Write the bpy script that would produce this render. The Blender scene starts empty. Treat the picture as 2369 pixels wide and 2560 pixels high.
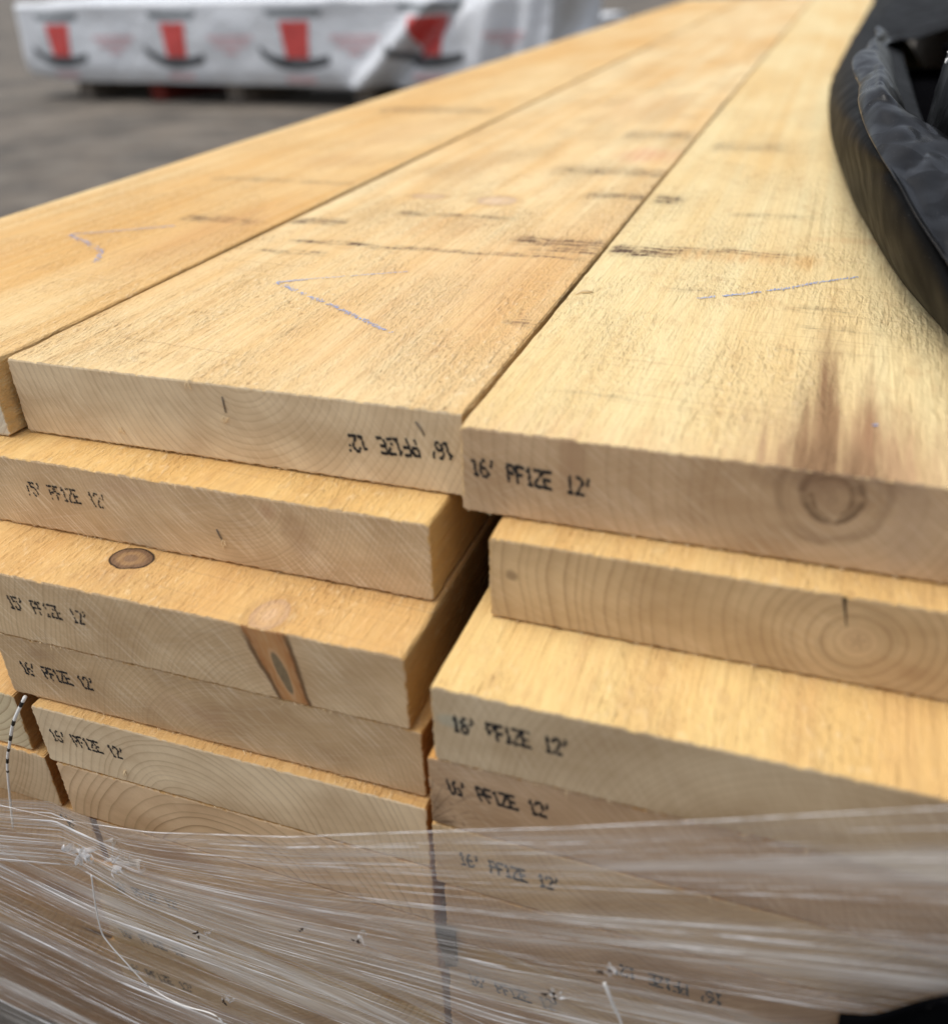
import bpy, bmesh, math, random
import numpy as np
from mathutils import Vector, Matrix, noise

random.seed(7)
rng = np.random.default_rng(7)
S = bpy.context.scene
COL = S.collection

# ------------------------------------------------------------------ camera
cam_d = bpy.data.cameras.new('camera')
cam = bpy.data.objects.new('camera', cam_d)
COL.objects.link(cam)
RX = Vector((0.94219, 0.33363, -0.03122))
FW = Vector((-0.30135, 0.80290, -0.51434))
UP = Vector((-0.14653, 0.49401, 0.85702))
cam.matrix_world = Matrix(((RX.x, UP.x, -FW.x, 0.45167), (RX.y, UP.y, -FW.y, -0.40145),
                           (RX.z, UP.z, -FW.z, 0.19915), (0, 0, 0, 1)))
cam_d.sensor_fit = 'HORIZONTAL'
cam_d.sensor_width = 36.0
cam_d.lens = 36.0 * 2301.2 / 2369.0
cam_d.clip_start = 0.01
cam_d.clip_end = 500
cam_d.dof.use_dof = True
cam_d.dof.focus_distance = 0.60
cam_d.dof.aperture_fstop = 4.1
S.camera = cam

# ------------------------------------------------------------------ light
SUN_DIR = Vector((-0.33, -0.03, 0.94)).normalized()      # towards the sun
world = bpy.data.worlds.new('World')
S.world = world
world.use_nodes = True
wn = world.node_tree
sky = wn.nodes.new('ShaderNodeTexSky')
sky.sky_type = 'NISHITA'
sky.sun_disc = False
sky.sun_elevation = math.asin(SUN_DIR.z)
sky.sun_rotation = math.atan2(SUN_DIR.x, SUN_DIR.y)
sky.air_density = 1.0
sky.dust_density = 3.0
sky.ozone_density = 1.0
hs = wn.nodes.new('ShaderNodeHueSaturation')
hs.inputs['Saturation'].default_value = 0.42
wn.links.new(sky.outputs[0], hs.inputs['Color'])
wn.links.new(hs.outputs[0], wn.nodes['Background'].inputs['Color'])
wn.nodes['Background'].inputs['Strength'].default_value = 0.15
sun_d = bpy.data.lights.new('sun', 'SUN')
sun_d.energy = 1.5
sun_d.angle = math.radians(42)
sun_d.color = (1.0, 0.975, 0.935)
sun = bpy.data.objects.new('sun', sun_d)
COL.objects.link(sun)
sun.rotation_euler = SUN_DIR.to_track_quat('Z', 'Y').to_euler()
S.view_settings.view_transform = 'Standard'
S.view_settings.look = 'None'
S.view_settings.exposure = 0.23
S.view_settings.gamma = 1.0

# ------------------------------------------------------------------ node DSL
class E:
    def __init__(s, nt, sock): s.nt = nt; s.k = sock
    def _m(s, op, *a, clamp=False):
        n = s.nt.nodes.new('ShaderNodeMath'); n.operation = op; n.use_clamp = clamp
        for i, v in enumerate((s,) + a):
            if isinstance(v, E): s.nt.links.new(v.k, n.inputs[i])
            else: n.inputs[i].default_value = float(v)
        return E(s.nt, n.outputs[0])
    def __add__(s, o): return s._m('ADD', o)
    __radd__ = __add__
    def __sub__(s, o): return s._m('SUBTRACT', o)
    def __rsub__(s, o): return (s * -1.0) + o
    def __mul__(s, o): return s._m('MULTIPLY', o)
    __rmul__ = __mul__
    def __truediv__(s, o): return s._m('DIVIDE', o)
    def sq(s): return s._m('MULTIPLY', s)
    def pow(s, e): return s._m('POWER', e)
    def sqrt(s): return s._m('SQRT')
    def abs(s): return s._m('ABSOLUTE')
    def fract(s): return s._m('FRACT')
    def max(s, o): return s._m('MAXIMUM', o)
    def min(s, o): return s._m('MINIMUM', o)
    def sin(s): return s._m('SINE')
    def lt(s, o): return s._m('LESS_THAN', o)
    def gt(s, o): return s._m('GREATER_THAN', o)
    def clamp(s): return s._m('ADD', 0.0, clamp=True)
    def ramp(s, a, b, c=0.0, d=1.0, smooth=True):
        n = s.nt.nodes.new('ShaderNodeMapRange')
        n.interpolation_type = 'SMOOTHSTEP' if smooth else 'LINEAR'
        if a > b: a, b, c, d = b, a, d, c
        s.nt.links.new(s.k, n.inputs[0])
        for i, v in zip((1, 2, 3, 4), (a, b, c, d)): n.inputs[i].default_value = v
        return E(s.nt, n.outputs[0])

class NT:
    def __init__(s, name):
        s.mat = bpy.data.materials.new(name); s.mat.use_nodes = True
        s.nt = s.mat.node_tree
        s.bsdf = s.nt.nodes['Principled BSDF']
        s.out = s.nt.nodes['Material Output']
        s._tc = None
    def n(s, t): return s.nt.nodes.new(t)
    def link(s, a, b): s.nt.links.new(a.k if isinstance(a, E) else a, b)
    def tc(s, which):
        if s._tc is None: s._tc = s.n('ShaderNodeTexCoord')
        return s._tc.outputs[which]
    def sep(s, sock):
        n = s.n('ShaderNodeSeparateXYZ'); s.link(sock, n.inputs[0])
        return [E(s.nt, n.outputs[i]) for i in range(3)]
    def vec(s, x, y, z):
        n = s.n('ShaderNodeCombineXYZ')
        for i, v in enumerate((x, y, z)):
            if isinstance(v, E): s.link(v, n.inputs[i])
            else: n.inputs[i].default_value = float(v)
        return n.outputs[0]
    def noise(s, vec, scale=1.0, detail=2.0, rough=0.5, color=False):
        n = s.n('ShaderNodeTexNoise'); s.link(vec, n.inputs['Vector'])
        n.inputs['Scale'].default_value = scale; n.inputs['Detail'].default_value = detail
        n.inputs['Roughness'].default_value = rough
        return n.outputs['Color'] if color else E(s.nt, n.outputs[0])
    def voronoi(s, vec, scale=1.0, feature='F1'):
        n = s.n('ShaderNodeTexVoronoi'); n.feature = feature; s.link(vec, n.inputs['Vector'])
        n.inputs['Scale'].default_value = scale
        return E(s.nt, n.outputs[0])
    def mix(s, fac, a, b, mode='MIX'):
        n = s.n('ShaderNodeMix'); n.data_type = 'RGBA'; n.blend_type = mode
        for i, v in ((0, fac), (6, a), (7, b)):
            if isinstance(v, E): s.link(v, n.inputs[i])
            elif isinstance(v, (int, float)): n.inputs[i].default_value = v
            elif isinstance(v, tuple): n.inputs[i].default_value = (*v, 1.0)
            else: s.link(v, n.inputs[i])
        return n.outputs[2]
    def bump(s, h, dist=1.0, strength=1.0, normal=None):
        n = s.n('ShaderNodeBump'); s.link(h, n.inputs['Height'])
        n.inputs['Distance'].default_value = dist; n.inputs['Strength'].default_value = strength
        if normal is not None: s.link(normal, n.inputs['Normal'])
        return n.outputs[0]
    def set(s, **k):
        for a, v in k.items():
            i = s.bsdf.inputs[a.replace('_', ' ')]
            if isinstance(v, (E,)): s.link(v, i)
            elif isinstance(v, bpy.types.NodeSocket): s.link(v, i)
            elif isinstance(v, tuple): i.default_value = (*v, 1.0)
            else: i.default_value = v
        return s

def lin(r, g, b):
    f = lambda c: (c / 255 / 12.92) if c / 255 <= .04045 else ((c / 255 + .055) / 1.055) ** 2.4
    return (f(r), f(g), f(b))

# ------------------------------------------------------------------ wood
def wood(name, seed, W, pith=(.15, -.06), ring=.0032, top=(225, 186, 126), top2=(214, 160, 92), end=(203, 172, 132),
         torn=1.0, saw=1.0, saw_ang=35, ringc=.34, grad=.004, knots=(), streaks=(), stains=(), ends=(), checks=(), rays=None, side=(.62, .50, .38)):
    m = NT(name)
    P = m.tc('Object'); x, y, z = m.sep(P)
    nx, ny, nz = m.sep(m.tc('Normal'))
    isend = ny.ramp(-.75, -.95)
    istop = nz.ramp(.6, .9)
    so = seed * 3.17
    # warped distance from the pith
    wv = m.vec(x * 9 + so, y * .9 + so, z * 9)
    w1 = m.noise(wv, 1, 2) - .5
    w2 = m.noise(m.vec(x * 60, y * 3 + so, z * 60), 1, 2) - .5
    px = x - (y * grad * 2.0 + pith[0]); pz = z - (y * grad + pith[1])
    r = (px.sq() + pz.sq()).sqrt() + w1 * .016 + w2 * .0016
    for k in knots:                                    # grain flows round each knot
        d2 = ((x - k[0]) / (k[2] * 2.4)).sq() + ((y - k[1]) / (k[3] * 2.4)).sq()
        r = r + (d2 * -1.0)._m('EXPONENT') * (.010 * istop)
    t = r / ring
    t = t + (m.noise(m.vec(t * .35, so, 0), 1, 1) - .5) * 2.2
    f = t.fract()
    late = f.pow(5.0) * f.ramp(1.0, .93)               # slow rise to the latewood line, quick drop
    late = late * m.noise(m.vec(t * .5, so, 3), 1, 1).ramp(.2, .75, .35, 1.0)
    # tone
    tone = m.noise(m.vec(x * 7 + so, y * 1.6, z * 7), 1, 3, .55)
    tone = tone.ramp(.30, .72)
    band = m.noise(m.vec(r * 70 + so, y * .6, 0), 1, 2).ramp(.3, .7)
    tcol = m.mix((tone * .75 + band * .35).clamp(), lin(*top), lin(*top2))
    etone = m.noise(m.vec(x * 16 + so, z * 26, y * 2), 1, 3, .6).ramp(.28, .75)
    e = lin(*end)
    ecol = m.mix(etone, tuple(c * 1.10 for c in e), (e[0] * .80, e[1] * .74, e[2] * .68))
    col = m.mix(isend, tcol, ecol)
    lc = late * (isend * .80 + .26) * (ringc * 1.9)
    col = m.mix(lc, col, (.27, .145, .062))
    # fibres (lengthwise) and pores (end)
    fib = m.noise(m.vec(x * 900, y * 50 + so, z * 900), 1, 2, .6)
    col = m.mix(fib.ramp(.56, .80) * (1 - isend) * .20, col, (.33, .18, .075))
    col = m.mix(fib.ramp(.46, .22) * (1 - isend) * .22, col, (.86, .66, .38))
    por = m.noise(m.vec(x * 1300, so, z * 1300), 1, 2, .6)
    col = m.mix(por.ramp(.54, .78) * isend * .20, col, (.30, .18, .09))
    # torn fuzzy grain: short lifted slivers on rough-sawn faces
    sk = x + y * .10 + w1 * .03
    fz = m.noise(m.vec(sk * 330 + so, y * 105 + w1 * 3.0, z * 330), 1, 3, .62)
    fz2 = m.noise(m.vec(sk * 560 + so, y * 190, z * 560 + 3), 1, 2, .6)
    patch = m.noise(m.vec(x * 15 + so * 2, y * 9, z), 1, 2, .5).ramp(.36, .64)
    fzm = (patch * .80 + .20) * (1 - isend) * torn
    pit = fz.ramp(.55, .70) * fz2.ramp(.40, .62)
    col = m.mix(pit * fzm * .62, col, (.34, .175, .065))
    col = m.mix(fz.ramp(.46, .30) * fzm * .40, col, (.90, .72, .45))
    mot = m.noise(m.vec(x * 70 + so, y * 42, z * 70), 1, 3, .65)
    col = m.mix(mot.ramp(.50, .74) * (1 - isend) * .30, col, (.50, .29, .125))
    # band-saw lines across the face
    bs = m.noise(m.vec(x * 3.0 + so, y * 330 + x * 26, z * 3), 1, 2, .6)
    bsm = m.noise(m.vec(x * 9, y * 5 + so, 2), 1, 2).ramp(.38, .68)
    col = m.mix(bs.ramp(.56, .72) * bsm * istop * .34, col, (.36, .21, .10))
    # trim-saw scratches on the end
    hs_ = None; ecs = []
    for ang, kk in ((saw_ang, 1.0), (saw_ang + 62, .45)):
        ca, sa = math.cos(math.radians(ang)), math.sin(math.radians(ang))
        a_ = x * ca + z * sa; b_ = x * -sa + z * ca
        n_ = m.noise(m.vec(b_ * 800 + so, a_ * 30, kk * 9), 1, 2, .55)
        ecs.append(n_.ramp(.50, .70) * kk)
        hs_ = n_ * kk if hs_ is None else hs_ + n_ * kk
    scr = (ecs[0] + ecs[1]).clamp()
    scm = m.noise(m.vec(x * 22, z * 22 + so, 5), 1, 2).ramp(.25, .65, .35, 1.0)
    col = m.mix(scr * isend * scm * (.24 * saw), col, (.92, .80, .62))
    col = m.mix(ecs[0].ramp(.4, 0) * isend * scm * (.20 * saw), col, (.38, .24, .13))
    # features
    rag = m.noise(m.vec(x * 260 + so, y * 30, z * 260), 1, 2) - .5
    for (x0, x1, yc, hw, st) in streaks:               # dark saw burns running across
        wob = m.noise(m.vec(x * 24 + so, yc * 50, 1), 1, 2) - .5
        dy = ((y - yc) + wob * .016 + rag * .006) / (hw * 1.5)
        dash = m.noise(m.vec(x * 380, y * 60 + so, 7), 1, 2).ramp(.42, .60)
        hatch = m.noise(m.vec(x * 46, y * 240 + so, 4), 1, 2).ramp(.38, .60)
        msk = (dy.sq() * -1.0)._m('EXPONENT') * (x + wob * .05).ramp(x0, x0 + .014) * (x + wob * .06).ramp(x1, x1 - .022)
        col = m.mix((msk * (dash * hatch * .55 + hatch * .34 + .08) * st * 2.2 * istop).clamp(), col, (.115, .066, .038))
    for (cx, cy, rx, ry, c_, st) in stains:            # soft pitch and heartwood stains along the grain
        d = (((x - cx) / rx).sq() + ((y - cy) / ry).sq()).sqrt() + rag * .5 + w2 * .8
        side = m.noise(m.vec(x * 180 + so, y * 4, 3), 1, 2).ramp(.3, .7, .35, 1.0)
        col = m.mix((d.ramp(1.15, .25) * side * st * istop).clamp(), col, c_)
    for k in knots:
        cx, cy, rx, ry, c_, edge = k
        d = (((x - cx) / rx).sq() + ((y - cy) / ry).sq()).sqrt() + w2 * .5
        kr = (d * 9).sin().ramp(-1, 1, .75, 1.15)
        body = m.mix(d.ramp(.1, 1.0) * .5, c_, (c_[0] * .62, c_[1] * .55, c_[2] * .5))
        col = m.mix(d.ramp(1.05, .93) * istop * .9 * kr, col, body)
        if edge: col = m.mix((d - 1.0).abs().ramp(.09, .02) * istop * edge, col, (.035, .02, .012))
        else: col = m.mix((d - 1.15).abs().ramp(.35, .05) * istop * .28, col, (.42, .24, .10))
    for kind, a in ends:
        if kind == 'pith':                             # round heart with broken dark rings
            cx, cz, rr, st = a
            dx_, dz_ = x - cx, z - cz
            d = (dx_.sq() + dz_.sq()).sqrt() / rr + w2 * .35
            ang = dz_._m('ARCTAN2', dx_)
            brk = m.noise(m.vec(ang * 1.3 + so, d * 1.5, 0), 1, 1).ramp(.38, .55)
            brk2 = m.noise(m.vec(ang * 1.1 + so + 4, d * 2.5, 3), 1, 1).ramp(.40, .56)
            col = m.mix((d - 1.03).abs().ramp(.20, .07) * (brk * .85 + .15) * isend * st * .72, col, (.10, .058, .03))
            col = m.mix((d - .74).abs().ramp(.17, .05) * (brk2 * .8 + .2) * isend * st * .75, col, (.15, .085, .042))
            col = m.mix((d - 1.9).abs().ramp(.30, .05) * (brk2 * .8 + .2) * isend * st * .35, col, (.22, .13, .07))
            col = m.mix(d.ramp(.75, .0) * isend * .45, col, (.50, .34, .20))
            star = (ang * 5 + rag * 3).sin().ramp(.55, .95) * d.ramp(.34, .05)
            col = m.mix(star * isend * .6, col, (.15, .08, .04))
            col = m.mix(d.ramp(2.6, .9) * isend * .22 * st, col, (.30, .19, .11))
        if kind == 'spike':                            # sawn-through branch knot crossing the end
            (ax, az), (bx, bz), h0, h1 = a
            L = math.hypot(bx - ax, bz - az); ux, uz = (bx - ax) / L, (bz - az) / L
            s_ = ((x - ax) * ux + (z - az) * uz) / L
            o_ = ((x - ax) * -uz + (z - az) * ux)
            hw = s_ * (h1 - h0) + h0
            d = o_.abs() / hw + w2 * .30 + rag * .12
            body = m.mix(d.ramp(.2, 1.0), (.56, .27, .10), (.40, .15, .045))
            body = m.mix(m.noise(m.vec(o_ * 900, s_ * 6, so), 1, 2).ramp(.4, .7) * .5, body, (.62, .40, .20))
            col = m.mix(d.ramp(1.04, .92) * isend, col, body)
            col = m.mix((d - 1.0).abs().ramp(.22, .04) * s_.ramp(-.1, .25) * isend * .9, col, (.045, .02, .01))
            lens = ((o_ / (hw * .40)).sq() + ((s_ - .60) / .33).sq()).sqrt() + w2 * .5
            col = m.mix(lens.ramp(1.06, .9) * isend, col, (.62, .36, .18))
            col = m.mix(lens.ramp(.86, .7) * isend, col, m.mix(m.noise(m.vec(x * 500, z * 260, so), 1, 2), (.075, .075, .05), (.27, .22, .13)))
            col = m.mix(d.ramp(2.6, 1.0) * isend * .25, col, (.45, .25, .11))
        if kind == 'blot':
            cx, cz, rx, rz, c_, st = a
            d = (((x - cx) / rx).sq() + ((z - cz) / rz).sq()).sqrt() + w2 * 1.6 + rag * .4
            col = m.mix(d.ramp(1.2, .3) * isend * st, col, c_)
    for (cx, z0, z1, sl) in checks:                    # drying crack on the end
        d = (x - cx - (z - z0) * sl + rag * .002).abs()
        wdt = z.ramp(z1, z0, .0002, .0009, smooth=False)
        col = m.mix((d / wdt).ramp(1.3, .6) * z.gt(z1) * isend, col, (.012, .008, .006))
    if rays:                                           # coarse torn radial tears near a corner
        cx, cz, rr = rays
        dx_, dz_ = x - cx, z - cz
        d = (dx_.sq() + dz_.sq()).sqrt() / rr
        ang = dz_._m('ARCTAN2', dx_)
        ry_ = m.noise(m.vec(ang * 16 + so, d * 2.2, 1), 1, 2).ramp(.55, .68)
        rz_ = m.noise(m.vec(ang * 3, d * 22 + so, 2), 1, 2).ramp(.58, .70)
        col = m.mix((ry_ + rz_ * .6).clamp() * d.ramp(1.0, .2) * isend * .8, col, (.10, .055, .028))
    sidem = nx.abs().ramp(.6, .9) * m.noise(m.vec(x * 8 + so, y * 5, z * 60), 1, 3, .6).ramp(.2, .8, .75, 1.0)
    col = m.mix(sidem, col, m.mix(1.0, col, side, 'MULTIPLY'))  # side faces: browner wood, plus shade of the gaps put into the colour
    # relief
    h = (fz * 1.0 + fz2 * .35) * fzm * -.0030 + fib * .00010 + bs * bsm * istop * .0004 + hs_ * isend * (.00009 * saw) + late * -.00005
    m.set(Base_Color=col, Roughness=.74, Normal=m.bump(h, 1.0, .9))
    m.bsdf.inputs['Specular IOR Level'].default_value = .22
    return m.mat

def simple(name, col, rough=.6, spec=.3, metal=0.0, var=0.0, scale=60):
    m = NT(name)
    if var:
        n = m.noise(m.tc('Object'), scale, 3, .6)
        c = m.mix(n.ramp(.3, .7), tuple(c * (1 - var) for c in col), tuple(min(1, c * (1 + var)) for c in col))
        m.set(Base_Color=c)
    else: m.set(Base_Color=col)
    m.set(Roughness=rough, Metallic=metal)
    m.bsdf.inputs['Specular IOR Level'].default_value = spec
    return m.mat

# ------------------------------------------------------------------ mesh helpers
def mesh_obj(name, verts, faces, mat=None, parent=None, loc=None, smooth=False, uv=None):
    me = bpy.data.meshes.new(name)
    me.from_pydata([tuple(v) for v in verts], [], faces)
    if uv is not None:
        l = me.uv_layers.new(name='UVMap')
        vi = np.empty(len(me.loops), dtype=np.int32); me.loops.foreach_get('vertex_index', vi)
        l.data.foreach_set('uv', np.asarray(uv, dtype=np.float32)[vi].ravel())
    if smooth: me.polygons.foreach_set('use_smooth', [True] * len(me.polygons))
    me.update()
    o = bpy.data.objects.new(name, me); COL.objects.link(o)
    if mat: me.materials.append(mat)
    if parent is not None: o.parent = parent
    if loc is not None: o.location = loc
    return o

def tag(o, label=None, cat=None, group=None, kind=None):
    if label: o['label'] = label
    if cat: o['category'] = cat
    if group: o['group'] = group
    if kind: o['kind'] = kind
    return o

def empty(name, loc=(0, 0, 0)):
    o = bpy.data.objects.new(name, None); COL.objects.link(o); o.location = loc
    o.empty_display_size = .05
    return o

def grid_faces(nu, nv, flip=False):
    fs = []
    for i in range(nu - 1):
        for j in range(nv - 1):
            q = (i * nv + j, (i + 1) * nv + j, (i + 1) * nv + j + 1, i * nv + j + 1)
            fs.append(q[::-1] if flip else q)
    return fs

def crom(P, ts):
    """Catmull-Rom through rows of P (n,3) at parameters ts in 0..1"""
    P = np.asarray(P, float); n = len(P); out = []
    for t in ts:
        f = t * (n - 1); i = min(int(f), n - 2); f -= i
        p0, p1, p2, p3 = P[max(i - 1, 0)], P[i], P[i + 1], P[min(i + 2, n - 1)]
        out.append(.5 * ((2 * p1) + (-p0 + p2) * f + (2 * p0 - 5 * p1 + 4 * p2 - p3) * f * f + (-p0 + 3 * p1 - 3 * p2 + p3) * f ** 3))
    return np.array(out)

def tube(V, F, pts, rad, sides=6):
    pts = [Vector(p) for p in pts]; b = len(V); n = len(pts)
    for i, p in enumerate(pts):
        d = (pts[min(i + 1, n - 1)] - pts[max(i - 1, 0)]).normalized()
        a = d.orthogonal().normalized(); c = d.cross(a)
        r = rad(i / (n - 1)) if callable(rad) else rad
        for k in range(sides):
            an = 2 * math.pi * k / sides
            V.append(p + a * (math.cos(an) * r) + c * (math.sin(an) * r))
    for i in range(n - 1):
        for k in range(sides):
            F.append((b + i * sides + k, b + i * sides + (k + 1) % sides, b + (i + 1) * sides + (k + 1) % sides, b + (i + 1) * sides + k))
    F.append(tuple(b + k for k in range(sides))[::-1]); F.append(tuple(b + (n - 1) * sides + k for k in range(sides)))

# ------------------------------------------------------------------ lumber boards
T = .0492
LEN = 4.876
def board_mesh(W, seed, fine=True, chip=()):
    """rough-sawn plank: rounded, slightly ragged arrises; x 0..W, y 0..LEN, z -T..0"""
    nx = 240 if fine else 60
    nz = 36 if fine else 10
    rad = .0022
    r_ = random.Random(seed)
    ph = [r_.uniform(0, 99) for _ in range(6)]
    def prof(i, j, yy, amp):
        X = W * i / nx; Z = -T * j / nz
        # round the corners
        dx = min(X, W - X); dz = min(-Z, T + Z)
        if dx < rad and dz < rad:
            cx = rad if X < W / 2 else W - rad; cz = -rad if Z > -T / 2 else -T + rad
            v = Vector((X - cx, Z - cz)); l = max(abs(v.x), abs(v.y))
            if v.length > 0: v = v.normalized() * l
            X, Z = cx + v.x, cz + v.y
        e = 0
        if j == 0 or j == nz:
            e = noise.noise((X * 170 + ph[0], yy * 60, ph[1] + j)) * .6 + noise.noise((X * 520, yy * 60 + ph[2], j)) * .55
            Z += (1 if j == 0 else -1) * (e - .15) * amp
        if i == 0 or i == nx:
            e = noise.noise((Z * 170 + ph[3], yy * 60, ph[4] + i)) * .6 + noise.noise((Z * 520, yy * 60, i)) * .55
            X += (-1 if i == 0 else 1) * (e - .15) * amp
            for (cy, cl, dp) in chip:                  # bruised places along the left arris
                if i == 0 and j <= nz * .4:
                    X += dp * math.exp(-((yy - cy) / cl) ** 2) * (1 + noise.noise((yy * 300, 1, Z * 200)))
        return X, Z
    ring = [(i, 0) for i in range(nx)] + [(nx, j) for j in range(nz)] + [(i, nz) for i in range(nx, 0, -1)] + [(0, j) for j in range(nz, 0, -1)]
    V, F = [], []
    # front cap grid
    idx = {}
    for i in range(nx + 1):
        for j in range(nz + 1):
            X, Z = prof(i, j, 0, .0013)
            onrim = i in (0, nx) or j in (0, nz)
            if onrim: X = X * .9985 + W * .00075; Z = Z + (T * .004 if j == nz else (-T * .004 if j == 0 else 0))
            idx[(i, j)] = len(V)
            V.append((X, .0004 * (1 if onrim else 0), Z))
    for i in range(nx):
        for j in range(nz):
            F.append((idx[(i, j)], idx[(i, j + 1)], idx[(i + 1, j + 1)], idx[(i + 1, j)]))
    prev = [idx[k] for k in ring]
    ys = [.0012, .003, .006, .01, .016, .025, .04]
    if chip: ys += [.055 + .0125 * k for k in range(26)]
    ys += [.45, .7, 1.1, 1.7, 2.4, 3.2, 4.0, LEN]
    N = len(ring)
    bow = [r_.uniform(-.0008, .0008) for _ in range(3)]
    for yy in ys:
        cur = []
        amp = .0009 if yy < .5 else .0003
        for k in ring:
            X, Z = prof(k[0], k[1], yy, amp)
            X += bow[0] * math.sin(yy * 1.3) * 1.0
            cur.append(len(V)); V.append((X, yy, Z))
        for k in range(N):
            F.append((prev[k], prev[(k + 1) % N], cur[(k + 1) % N], cur[k]))
        prev = cur
    F.append(tuple(prev))
    return V, F

GLYPH = {
 '1': ['00100', '01100', '00100', '00100', '00100', '00100', '01110'],
 '2': ['01110', '10001', '00001', '00010', '00100', '01000', '11111'],
 '5': ['11111', '10000', '11110', '00001', '00001', '10001', '01110'],
 '6': ['00110', '01000', '10000', '11110', '10001', '10001', '01110'],
 "'": ['00100', '00100', '01000', '00000', '00000', '00000', '00000'],
 'P': ['11110', '10001', '10001', '11110', '10000', '10000', '10000'],
 'F': ['11111', '10000', '10000', '11110', '10000', '10000', '10000'],
 'E': ['11111', '10000', '10000', '11110', '10000', '10000', '11111'],
 'Z': ['11111', '00001', '00010', '00100', '01000', '10000', '11111'],
}
INK = None
def print_mesh(parent, txt, x0, z0, length, seed, flip=False, shear=.22, gap=.0, dens=.94, height=.0098, tilt=0.0, dot=1.0, drop=0):
    """dot-matrix ink stamp lying on the sawn end; x0,z0 = top-left corner in board space"""
    r_ = random.Random(seed)
    adv = []; xx = 0
    for ch in txt:
        if ch == ' ': xx += 1.5; adv.append(None); continue
        adv.append(xx); xx += .62 if ch == "'" else 1.0
    k = length / xx
    V, F = [], []
    for ch, a in zip(txt, adv):
        if a is None: continue
        G = GLYPH[ch]
        for rr in range(7):
            for cc in range(5):
                if G[rr][cc] == '0': continue
                if r_.random() > dens: continue
                lx = (a + cc * .185 + .04) * k + (r_.random() - .5) * .00045 + math.sin(rr * 2.1 + seed) * .00022
                lz = -rr / 6 * height + (r_.random() - .5) * .0004
                lx += shear * (-lz) + (gap if rr % 2 else 0)
                if flip: lx, lz = length - lx, -height - lz
                px = x0 + lx; pz = z0 + lz + tilt * lx
                ra = (.00072 + r_.random() * .00018) * dot; rb = ra * (1.25 + .35 * r_.random()); an = r_.uniform(-.5, .5) + .5
                b = len(V)
                for q in range(7):
                    t = 2 * math.pi * q / 7
                    ux, uz = math.cos(t) * ra * r_.uniform(.8, 1.15), math.sin(t) * rb * .85 * r_.uniform(.8, 1.15)
                    V.append((px + ux * math.cos(an) - uz * math.sin(an) * .5, -.00018 - .00001 * (len(V) // 7 % 5), pz + ux * math.sin(an) * .4 + uz))
                F.append(tuple(b + q for q in range(7)))
    o = mesh_obj('ink_print', V, F, INK, parent)
    return o

def fuzz_mesh(parent, W, seed, n=90, mat=None):
    """tiny torn fibres along the front arrises"""
    r_ = random.Random(seed); V, F = [], []
    for _ in range(n):
        top_ = r_.random() < .35
        X = r_.uniform(.002, W - .002); Z = -.0008 if top_ else -T + .0006
        l = r_.uniform(.0008, .0032) * (1 if r_.random() < .85 else 1.8); w = r_.uniform(.00010, .00026)
        d = Vector((r_.uniform(-.9, .9), r_.uniform(-.7, .1), r_.uniform(-.9, .2) if not top_ else r_.uniform(-.1, .5))).normalized()
        p = Vector((X, -.0001, Z)); q = p + d * l; s = Vector((w, 0, w * .6)); u_ = Vector((0, -w, 0))
        b = len(V); V += [p - s, p + s, p + u_, q]
        F += [(b, b + 1, b + 3), (b + 1, b + 2, b + 3), (b + 2, b, b + 3)]
    o = mesh_obj('torn_fibre', V, F, mat, parent)
    o['kind'] = 'stuff'
    return o

def crayon(parent, pts, width, seed, mat, density=1.0):
    """waxy, broken crayon stroke on rough grain: many small flecks across the path"""
    r_ = random.Random(seed); V, F = [], []
    pts = [Vector(p) for p in pts]
    for a, b in zip(pts[:-1], pts[1:]):
        L = (b - a).length; d = (b - a) / L; nrm = Vector((-d.y, d.x, 0))
        n = int(L / .00085 * density)
        for k in range(n):
            s = (k + r_.random()) / n
            if noise.noise((a.x * 99 + s * L * 130, seed, 0)) < -.26: continue
            p = a + d * (s * L) + nrm * (r_.gauss(0, width * .23))
            # flecks follow the wood grain (y), not the stroke
            h = r_.uniform(.0006, .0013); l = r_.uniform(.0010, .0026)
            gx, gy = r_.gauss(0, .25), 1.0
            g = Vector((gx, gy, 0)).normalized(); q = Vector((-g.y, g.x, 0))
            z = Vector((0, 0, .00042 + .00002 * r_.random()))
            i = len(V)
            V += [p - g * l * .5 + z, p + q * h * .5 + z, p + g * l * .5 + z, p - q * h * .5 + z]
            F.append((i, i + 3, i + 2, i + 1))
    return mesh_obj('crayon_mark', V, F, mat, parent)

INK = simple('stamp ink', (.028, .026, .026), .7, .2, var=.35, scale=900)
CRAYON = simple('blue crayon wax', (.30, .37, .60), .6, .3, var=.35, scale=700)
PALEFIB = simple('torn pale fibre', lin(236, 212, 170), .8, .1)
STEEL = simple('staple steel', (.16, .15, .15), .4, .5, metal=.8)

boards = {}
def board(key, W, x, y, z, label, seed, fine=True, text=None, fuzz=70, chip=(), rot=0.0, **wk):
    V, F = board_mesh(W, seed, fine, chip)
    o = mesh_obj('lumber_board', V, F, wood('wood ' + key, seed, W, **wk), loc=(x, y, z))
    o.rotation_euler.z = rot
    tag(o, label, 'board', 'boards of the open lumber stack')
    boards[key] = o
    if text:
        for t in (text if isinstance(text, list) else [text]):
            print_mesh(o, **t)
    if fuzz: fuzz_mesh(o, W, seed + 500, fuzz, PALEFIB)
    return o

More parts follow.
